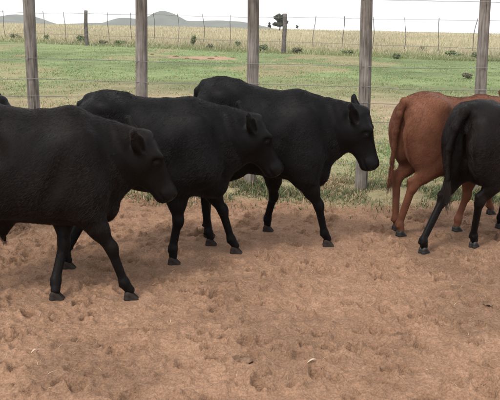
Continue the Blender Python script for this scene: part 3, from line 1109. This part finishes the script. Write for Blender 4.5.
        V.ellipsoid(fe, (0.029, 0.029, 0.032), k=0.025)
        hoof = F + np.array((-0.006, 0, 0.056))
        V.capsule(fe, hoof, 0.027, 0.029, 0.02)
        for q in (-1, 1):
            V.ellipsoid(fe + np.array((-0.024, q * 0.015, -0.010)), (0.009, 0.008, 0.011), k=0.008)   # dewclaws
        info['hooves'].append((F, sd))
    # hind legs
    for nm_, sd in (('rh', -1), ('lh', 1)):
        F = np.array(P[nm_], float)
        swing = F[0] - 0.06
        hip = np.array((0.15, sd * 0.12, 0.90))
        st = np.array((0.245 + 0.28 * swing, sd * 0.145, 0.60 + 0.02 * abs(swing)))
        fe = F + np.array((-P.get(nm_ + '_pastern', 0.02), 0, 0.10))
        hk = two_link(st, fe, 0.275, 0.325, (-1, 0, 0))
        V.capsule(hip, st, 0.16, 0.098, 0.07, squash=((0, 1, 0), 0.60))
        V.capsule(np.array((0.04, sd * 0.105, 0.82)), (st + hk) / 2 + np.array((-0.02, 0, 0.01)), 0.10, 0.052, 0.06, squash=((0, 1, 0), 0.7))   # hamstring
        V.capsule(st, hk + (st - hk) * 0.15, 0.094, 0.040, 0.04, squash=((0, 1, 0), 0.68))
        dn = np.array((0, 0, 1.0))
        V.capsule(hk + np.array((-0.028, 0, 0.045)), hk + np.array((-0.012, 0, -0.02)), 0.019, 0.024, 0.02)           # point of hock
        V.capsule(hk + np.array((-0.03, 0, 0.05)), hk + (st - hk) * 0.55 + np.array((-0.055, 0, 0.0)), 0.013, 0.022, 0.03)  # tendon
        V.ellipsoid(hk + np.array((0.006, 0, 0)), (0.037, 0.033, 0.05), k=0.03)
        cd = fe - hk
        V.capsule(hk + cd * 0.05, hk + cd * 0.85, 0.032, 0.026, 0.025, squash=((0, 1, 0), 0.8))
        V.capsule(hk + cd * 0.15 - np.array((0.018, 0, 0)), fe - np.array((0.013, 0, -0.02)), 0.017, 0.016, 0.015)
        V.ellipsoid(fe, (0.030, 0.030, 0.033), k=0.02)
        V.capsule(fe, F + np.array((-0.006, 0, 0.056)), 0.027, 0.029, 0.02)
        for q in (-1, 1):
            V.ellipsoid(fe + np.array((-0.029, q * 0.016, -0.012)), (0.010, 0.009, 0.012), k=0.008)
        info['hooves'].append((F, sd))
    # sheath or udder below the belly
    if P.get('sheath'):
        V.capsule((0.10, 0, 0.50), (0.28, 0, 0.42), 0.09, 0.045, 0.12)
        V.capsule((0.265, 0, 0.42), (0.28, 0, 0.375), 0.028, 0.018, 0.04)
    if P.get('pale'):
        c = np.array(P['pale'], float)
        V.capsule(c + (0, 0, 0.06), c - (0, 0, 0.03), 0.035, 0.036, 0.03)
    # tail
    tail = [np.array(a, float) + (0, 0, rz_ * 0.9) for a in P['tail']]
    rad = np.linspace(0.031, 0.014, len(tail)) * P.get('tail_r', 1.0)
    for a, b, ra, rb in zip(tail[:-1], tail[1:], rad[:-1], rad[1:]):
        V.capsule(a, b, ra, rb, 0.02 if a is not tail[0] else 0.05)
    info['tail_tip'] = tail[-1]
    info['tail_dir'] = tail[-1] - tail[-2]
    v, f = V.surface()
    v = relax(v, f, 2)
    vn = normals(v, f)
    sd_ = P.get('seed', 0)
    amp = smooth01(0.35, 0.6, v[:, 2])
    v = v + vn * (0.010 * vnoise3(v, 6.0, sd_) + 0.004 * vnoise3(v, 17.0, sd_ + 1))[:, None] * amp[:, None]
    # loose skin folds over the neck and behind the shoulder
    fold = np.sin((v[:, 0] * 0.9 + v[:, 2] * 0.35) * 95 + 5 * vnoise3(v, 5, 3)) * np.exp(-((v[:, 0] - 0.92) / 0.12) ** 2) * smooth01(0.5, 0.7, v[:, 2])
    v = v + vn * (0.0022 * fold)[:, None]
    info['head'] = (poll, u, l, t)
    return v, f, info


def hair_object(name, root, vn, length, flow, lift, radius, mat, parent, seed, jitter=0.25, droop=0.0, npt=4):
    rr = np.random.default_rng(seed)
    n = len(root)
    fl = flow - vn * np.sum(flow * vn, 1)[:, None]
    fl /= np.linalg.norm(fl, axis=1)[:, None] + 1e-6
    d = fl * (1 - lift[:, None]) + vn * lift[:, None] + rr.normal(0, jitter, (n, 3)) * 0.5
    d /= np.linalg.norm(d, axis=1)[:, None] + 1e-6
    t = np.linspace(0, 1, npt)
    pts = root[:, None] - vn[:, None] * 0.001 + d[:, None] * (length[:, None] * t[None])[:, :, None] \
        + (fl * 0.35 - vn * 0.25)[:, None] * (length[:, None] * t[None] ** 2)[:, :, None]
    pts[:, :, 2] -= droop * (length[:, None] * t[None] ** 2)
    cu = bpy.data.hair_curves.new(name)
    cu.add_curves([npt] * n)
    cu.attributes['position'].data.foreach_set('vector', np.ascontiguousarray(pts, np.float32).ravel())
    ra = cu.attributes.get('radius') or cu.attributes.new('radius', 'FLOAT', 'POINT')
    rad = np.broadcast_to(radius * (1 - 0.8 * t)[None], (n, npt))
    ra.data.foreach_set('value', np.ascontiguousarray(rad, np.float32).ravel())
    cu.materials.append(mat)
    o = bpy.data.objects.new(name, cu)
    COL.objects.link(o)
    o.parent = parent
    return o


def hoof_mesh():
    """two claws side by side, toe forward (+x)"""
    V = Vol((-0.07, -0.06, -0.012), (0.085, 0.06, 0.09), 0.004)
    for q in (-1, 1):
        V.capsule((-0.014, q * 0.0175, 0.052), (0.030, q * 0.0165, 0.012), 0.0215, 0.0165, 0.004, squash=((0, 1, 0), 0.80))
        V.capsule((-0.028, q * 0.0175, 0.016), (0.038, q * 0.0155, 0.008), 0.019, 0.012, 0.006, squash=((0, 1, 0), 0.85))
        V.capsule((-0.026, q * 0.017, 0.040), (-0.022, q * 0.017, 0.012), 0.018, 0.019, 0.006, squash=((0, 1, 0), 0.9))
    sl, g = V.sub((-1, -1, -1), (1, 1, 1))
    V.d = np.maximum(V.d, -(g[2] - 0.0))
    v, f = V.surface()
    v = relax(v, f, 1)
    return mesh_np('hoof', v, f)


HOOF = {}
for nm_ in ('hoof', 'darkhoof'):
    HOOF[nm_] = hoof_mesh()
    HOOF[nm_].materials.append(M[nm_])


def eye_mesh():
    V = Vol((-0.025,) * 3, (0.025,) * 3, 0.004)
    V.ellipsoid((0, 0, 0), (0.0165, 0.0165, 0.0165), k=0.001)
    v, f = V.surface()
    v = relax(v, f, 1)
    return mesh_np('eye', v, f)


EYE = eye_mesh()
EYE.materials.append(M['eye'])


def muzzle_part(v, f, info, parent):
    return None


def make_calf(key, P, origin, yaw, mat, hoof, label, group, nhair=170000, scale=1.0, zs=1.0):
    e = empty('calf', origin, yaw)
    e.scale = (scale, scale, scale * zs)
    tag(e, label, 'calf', group)
    inv = Matrix.Rotation(-yaw, 3, 'Z')
    for k in ('rf', 'lf', 'rh', 'lh'):
        if k in FEET_W.get(key, {}) and k not in P:
            w = FEET_W[key][k]
            q = inv @ (w - Vector(origin)) / scale
            P[k] = (q.x, q.y, 0.0)
    for k in ('rf', 'lf', 'rh', 'lh'):
        if P[k][2] == 0.0:
            wpt = Matrix.Rotation(yaw, 3, 'Z') @ Vector(P[k]) * scale + Vector(origin)
            P[k] = (P[k][0], P[k][1], (float(gheight(wpt.x, wpt.y)) - origin[2]) / (scale * zs))
    v, f, info = build_body(P)
    me = mesh_np('body', v, f)
    me.materials.append(M[mat])
    me.materials.append(M['muzzle'])
    if P.get('pale'):
        me.materials.append(M['insulator'])
    body = obj('body', me, None, e)
    vn = normals(v, f)
    poll, u, l, t = info['head']
    rel_ = v - poll
    hu, ht, hl = rel_ @ u, rel_ @ t, rel_ @ l
    inhead = (hu > -0.05) & (hu < 0.44) & (np.abs(hl) < 0.16) & (ht > -0.24) & (ht < 0.06)
    nose = inhead & (hu > 0.352) & (ht > -0.085)
    fn = nose[f].sum(1) >= 3
    mi = np.zeros(len(f), np.int32); mi[fn] = 1
    if P.get('pale'):
        c = np.array(P['pale'])
        pl = (np.linalg.norm((v - c), axis=1) < 0.088)
        mi[pl[f].sum(1) >= 3] = 2
    me.polygons.foreach_set('material_index', mi)
    for k, (F, sd) in enumerate(info['hooves']):
        ho = obj('hoof', HOOF[hoof], None, e)
        ho.location = F - np.array((0, 0, 0.007))
        ho.scale = (0.9, 0.9, 0.88)
        ho.rotation_euler = (0, R(P.get('hoof_tip', {}).get(k, 0)), R(-4 * sd))
    for c in info['eyes']:
        ey = obj('eye', EYE, None, e)
        ey.location = c
    # coat
    rr = np.random.default_rng(P.get('seed', 0) + 90)
    fa = f[mi == 0]
    ar = np.linalg.norm(np.cross(v[fa[:, 2]] - v[fa[:, 0]], v[fa[:, 3]] - v[fa[:, 1]]), axis=1)
    fi = rr.choice(len(fa), nhair, p=ar / ar.sum())
    w = rr.dirichlet((1, 1, 1, 1), nhair)
    root = (v[fa[fi]] * w[:, :, None]).sum(1); rn = (vn[fa[fi]] * w[:, :, None]).sum(1)
    rn /= np.linalg.norm(rn, axis=1)[:, None] + 1e-6
    relr = root - poll
    ih = (relr @ u > -0.05) & (relr @ u < 0.44) & (np.abs(relr @ l) < 0.2) & (relr @ t > -0.24)
    z, x = root[:, 2], root[:, 0]
    ln = np.where(z < 0.42, 0.006, 0.013)
    ln = np.where(ih, 0.007, ln)
    topline = smooth01(0.85, 0.98, rn[:, 2]) * (z > 0.9)
    ln = ln * (1 + 0.2 * topline) * rr.uniform(0.6, 1.3, nhair)
    belly = (z < 0.48) & (z > 0.33) & (np.abs(root[:, 1]) < 0.2) & (rn[:, 2] < -0.6)
    ln = np.where(belly, ln * 1.6, ln)
    tl = (x < -0.02) & (z < 1.05)
    ln = np.where(tl, ln * 1.25, ln)
    swirl = np.stack([vnoise3(root, 4.0, 1), vnoise3(root, 4.0, 2), vnoise3(root, 4.0, 3)], 1)
    flow = np.where((z < 0.5)[:, None], np.array((-0.25, 0, -1.0)), np.array((-1.0, 0, -0.5))) + swirl * 1.1 + 0.25 * np.stack([vnoise3(root, 28.0, 5), vnoise3(root, 28.0, 6), vnoise3(root, 28.0, 7)], 1)
    flow = np.where(ih[:, None], -u * 0.8 - t * 0.2 + swirl * 0.3, flow)
    lift = np.where(ih, 0.22, 0.24) + 0.06 * topline
    hair_object('coat', root, rn, ln, flow, lift, 0.00055, M[mat + '_hair'], e, P.get('seed', 0), 0.3, 0.1)
    # tail switch
    n = 420
    tip = info['tail_tip']
    a = rr.uniform(0, 2 * np.pi, n); q = rr.random(n) ** 0.5 * 0.013
    up = rr.uniform(-0.02, 0.13, n)
    dvec = info['tail_dir'] / np.linalg.norm(info['tail_dir'])
    rt = tip - dvec[None] * up[:, None] + np.stack([np.cos(a) * q, np.sin(a) * q, np.zeros(n)], 1)
    nn = np.stack([np.cos(a), np.sin(a), np.zeros(n)], 1)
    hair_object('tail_switch', rt, nn, rr.uniform(0.12, 0.24, n) * P.get('switch', 1.0), np.repeat(np.array([[dvec[0], dvec[1], -1.0]]), n, 0), np.full(n, 0.06), 0.0017,
                M[mat + '_hair'], e, P.get('seed', 0) + 4, 0.12, 0.25, 6)
    if P.get('sheath'):
        n = 150
        a = rr.uniform(0, 2 * np.pi, n); q = rr.random(n) * 0.016
        rt = np.stack([0.281 + np.cos(a) * q, np.sin(a) * q, np.full(n, 0.378)], 1)
        hair_object('belly_tuft', rt, np.stack([np.cos(a), np.sin(a), np.zeros(n)], 1), rr.uniform(0.02, 0.055, n), np.tile([0.2, 0, -1.0], (n, 1)), np.full(n, 0.2), 0.0011,
                    M[mat + '_hair'], e, 5, 0.2, 0.1)
    return e


HANG = [(0.02, 0, 1.075), (-0.025, 0, 1.045), (-0.048, 0, 0.96), (-0.056, 0.005, 0.82), (-0.055, 0.01, 0.66), (-0.05, 0.01, 0.52)]
GRP = 'young cattle walking through the pen'
EAR_R = (0.92, -0.05, 0.55, 0.15)
EAR_L = (0.98, -0.16, 0.42, 0.175)

# rump / foot reference points: origin is the ground under the buttocks, on the animal's mid-line
def origin_from(key, foot, x_local, y_local, yaw, scale=1.0):
    w = FEET_W[key][foot]
    off = Matrix.Rotation(yaw, 3, 'Z') @ Vector((x_local, y_local, 0)) * scale
    o = w - off
    return (o.x, o.y, 0.0)


yC = R(-6)
oC = origin_from('C', 'rh', 0.095, -0.115, yC, 0.985)
make_calf('C', dict(poll=(1.195, -0.01, 0.985), head_pitch=72, head_yaw=-4, lh=(0.05, 0.09, 0.0), ear_r=(0.92, 0.02, 0.55, 0.15), ear_l=(1.0, -0.08, 0.40, 0.165),
                    tail=HANG, rump=0.045, tuck=0.055, girth=0.95, switch=0.3, seed=3), oC, yC, 'black', 'hoof',
          'black calf walking along the fence posts just behind the red calf', GRP, scale=0.985, zs=1.04)

yB = R(-3)
oB = origin_from('B', 'rf', 0.60, -0.11, yB, 1.0)
make_calf('B', dict(poll=(1.15, 0.03, 0.99), head_pitch=62, head_yaw=15, lh=(-0.17, 0.08, 0.0), ear_r=EAR_R, ear_l=EAR_L,
                    tail=HANG, tuck=0.02, girth=0.96, seed=8), oB, yB, 'black', 'hoof',
          'black calf between two other black calves, its head overlapping the flank of one', GRP)

yA = R(5)
oA = origin_from('A', 'rf', 1.02, -0.10, yA, 1.0)
make_calf('A', dict(poll=(1.135, 0.03, 0.955), head_pitch=64, head_yaw=10, rh=(0.10, -0.12, 0.0), lh=(-0.12, 0.11, 0.0), ear_r=EAR_R, ear_l=EAR_L,
                    tail=HANG, sheath=True, seed=14), oA, yA, 'brownblack', 'hoof',
          'brownish black bull calf stepping forward over the open dirt, hair tuft under its belly', GRP)

yD = R(20)
oD = origin_from('D', 'rh', -0.02, -0.07, yD, 0.97)
TD = [(0.0, 0, 1.07), (-0.035, 0.005, 1.07), (-0.062, 0.015, 0.97), (-0.07, 0.03, 0.84), (-0.07, 0.045, 0.71), (-0.075, 0.055, 0.58)]
make_calf('D', dict(poll=(1.15, 0.05, 1.06), head_pitch=55, head_yaw=5, lh=(0.02, 0.06, 0.0), ear_r=EAR_R, ear_l=EAR_L, tail=TD, switch=0.75, seed=21, girth=0.94, pale=(0.20, -0.03, 0.50)),
          oD, yD, 'red', 'darkhoof', 'rusty red calf seen from behind, half hidden by a black calf with a long tail', GRP, scale=0.97)

yE = R(37)
oE = origin_from('E', 'lh', -0.22, 0.12, yE, 0.96)
TE = [(0.01, 0, 1.085), (-0.045, 0.01, 1.07), (-0.085, 0.035, 0.96), (-0.095, 0.065, 0.80), (-0.09, 0.07, 0.68), (-0.10, 0.05, 0.57)]
make_calf('E', dict(poll=(1.15, 0.0, 1.0), head_pitch=60, head_yaw=0, rf=(0.55, -0.11, 0.0), ear_r=EAR_R, ear_l=EAR_L, tail=TE, switch=0.7, tail_r=1.25, hip=0.175, seed=30),
          oE, yE, 'brownblack', 'darkhoof', 'black calf with long tail walking away in front of the red calf', GRP, scale=0.96)

yF = R(0)
pF = at_depth(4, 100, 5.0)
oF = (pF.x - 1.15, 5.0, 0.0)
make_calf('F', dict(poll=(1.15, 0.0, pF.z), head_pitch=62, head_yaw=0, rf=(0.85, -0.11, 0.0), lf=(0.58, 0.11, 0.0), rh=(-0.02, -0.11, 0.0), lh=(0.18, 0.11, 0.0), ear_r=EAR_R, ear_l=EAR_L,
                    tail=HANG, seed=41), oF, yF, 'black', 'hoof', 'black calf with only ears and poll showing above the back of another', GRP, 20000)


# ------------------------------------------------------------------ small things on the dirt
def dung(px, py, size, seed):
    p = ground_at(px, py)
    n_, m_ = 9, 22
    v, f = [], []
    rr = np.random.default_rng(seed)
    for i in range(n_):
        rad = size * (1 - i / (n_ - 1)) if i else size
        for j in range(m_):
            a = 2 * math.pi * j / m_
            q = rad * (1 + 0.13 * math.sin(2 * a + seed) + 0.07 * math.sin(5 * a + seed * 2) + 0.06 * math.sin(9 * a + seed))
            zz = 0.012 * (1 - (rad / size) ** 3) + 0.012 * rr.random()
            v.append((q * math.cos(a), q * math.sin(a) * 0.8, zz - 0.004))
    for i in range(n_ - 1):
        for j in range(m_):
            f.append((i * m_ + j, i * m_ + (j + 1) % m_, (i + 1) * m_ + (j + 1) % m_, (i + 1) * m_ + j))
    o = obj('dung_pat', mesh_np('dung_pat', np.array(v), np.array(f)), M['dung'])
    o.location = (p.x, p.y, float(gheight(p.x, p.y)) - 0.006)
    return o


for k, (px, py, s) in enumerate([(241, 360, 0.05), (402, 333, 0.045), (487, 303, 0.035)]):
    tag(dung(px, py, s, k + 2), 'small dried dung pat trodden into the dirt', 'dung', 'dung pats on the dirt')
for k, (px, py, s) in enumerate([(171, 54.5, .10), (176, 55.8, .15), (187, 57.5, .12), (195.5, 58.6, .15), (203, 55, .09), (211, 58, .2), (216, 56, .08), (233, 57.2, .12), (290, 58.5, .24), (152, 54, .1)]):
    o = dung(px, py, s, k + 20)
    o.scale = (0.9, 1.3, 1.6 + 0.5 * (k * 7 % 4))
    o.rotation_euler.z = k * 1.3
    tag(o, 'dark clod of dung on the bare red patch out in the pasture', 'dung', 'dung clods out in the pasture')


def leaf(px, py, L, ang, label):
    p = ground_at(px, py)
    s = np.linspace(0, 1, 9)
    w = 0.09 * L * np.sin(np.pi * s) ** 0.7 + 0.0012
    curl = 0.010 * np.sin(np.pi * s) + 0.006 * s
    lf = np.stack([s * L - L / 2, -w + 0.1 * L * s * s, curl + 0.25 * w], 1); md = np.stack([s * L - L / 2, 0.1 * L * s * s, curl], 1); rt = np.stack([s * L - L / 2, w + 0.1 * L * s * s, curl + 0.25 * w], 1)
    top = np.concatenate([lf, md, rt]); bot = top - [0, 0, 0.0012]
    v = np.concatenate([top, bot])
    f = []
    for b in (0, 27):
        for c in (0, 9):
            for i in range(8):
                f.append((b + c + i, b + c + i + 1, b + c + 9 + i + 1, b + c + 9 + i))
    o = obj('dry_leaf', mesh_np('dry_leaf', v, np.array(f)), M['paleleaf'])
    o.location = (p.x, p.y, float(gheight(p.x, p.y)) + 0.008)
    o.rotation_euler = (0.1, -0.05, ang)
    tag(o, label, 'leaf')


leaf(34.5, 352.5, 0.04, 0.75, 'short bleached leaf lying tilted on the dirt in front of the bull calf')
leaf(312, 364.5, 0.05, 0.3, 'long curled pale leaf lying on the open dirt by a dung pat')

# ------------------------------------------------------------------ haze
hz = mesh_np('haze', np.array([(x, y, z) for z in (-75.0, 70.0) for y in (-70.0, 4300.0) for x in (-4100.0, 4100.0)]),
             np.array([(0, 2, 3, 1), (4, 5, 7, 6), (0, 1, 5, 4), (2, 6, 7, 3), (0, 4, 6, 2), (1, 3, 7, 5)]), False)
hm = bpy.data.materials.new('haze')
hm.use_nodes = True
hn = hm.node_tree
hn.nodes.clear()
ho_ = hn.nodes.new('ShaderNodeOutputMaterial')
hv = hn.nodes.new('ShaderNodeVolumePrincipled')
hv.inputs['Color'].default_value = (0.9, 0.93, 0.97, 1)
hv.inputs['Density'].default_value = 0.0002
hn.links.new(hv.outputs[0], ho_.inputs['Volume'])
haze = obj('haze', hz, hm)
tag(haze, kind='stuff')
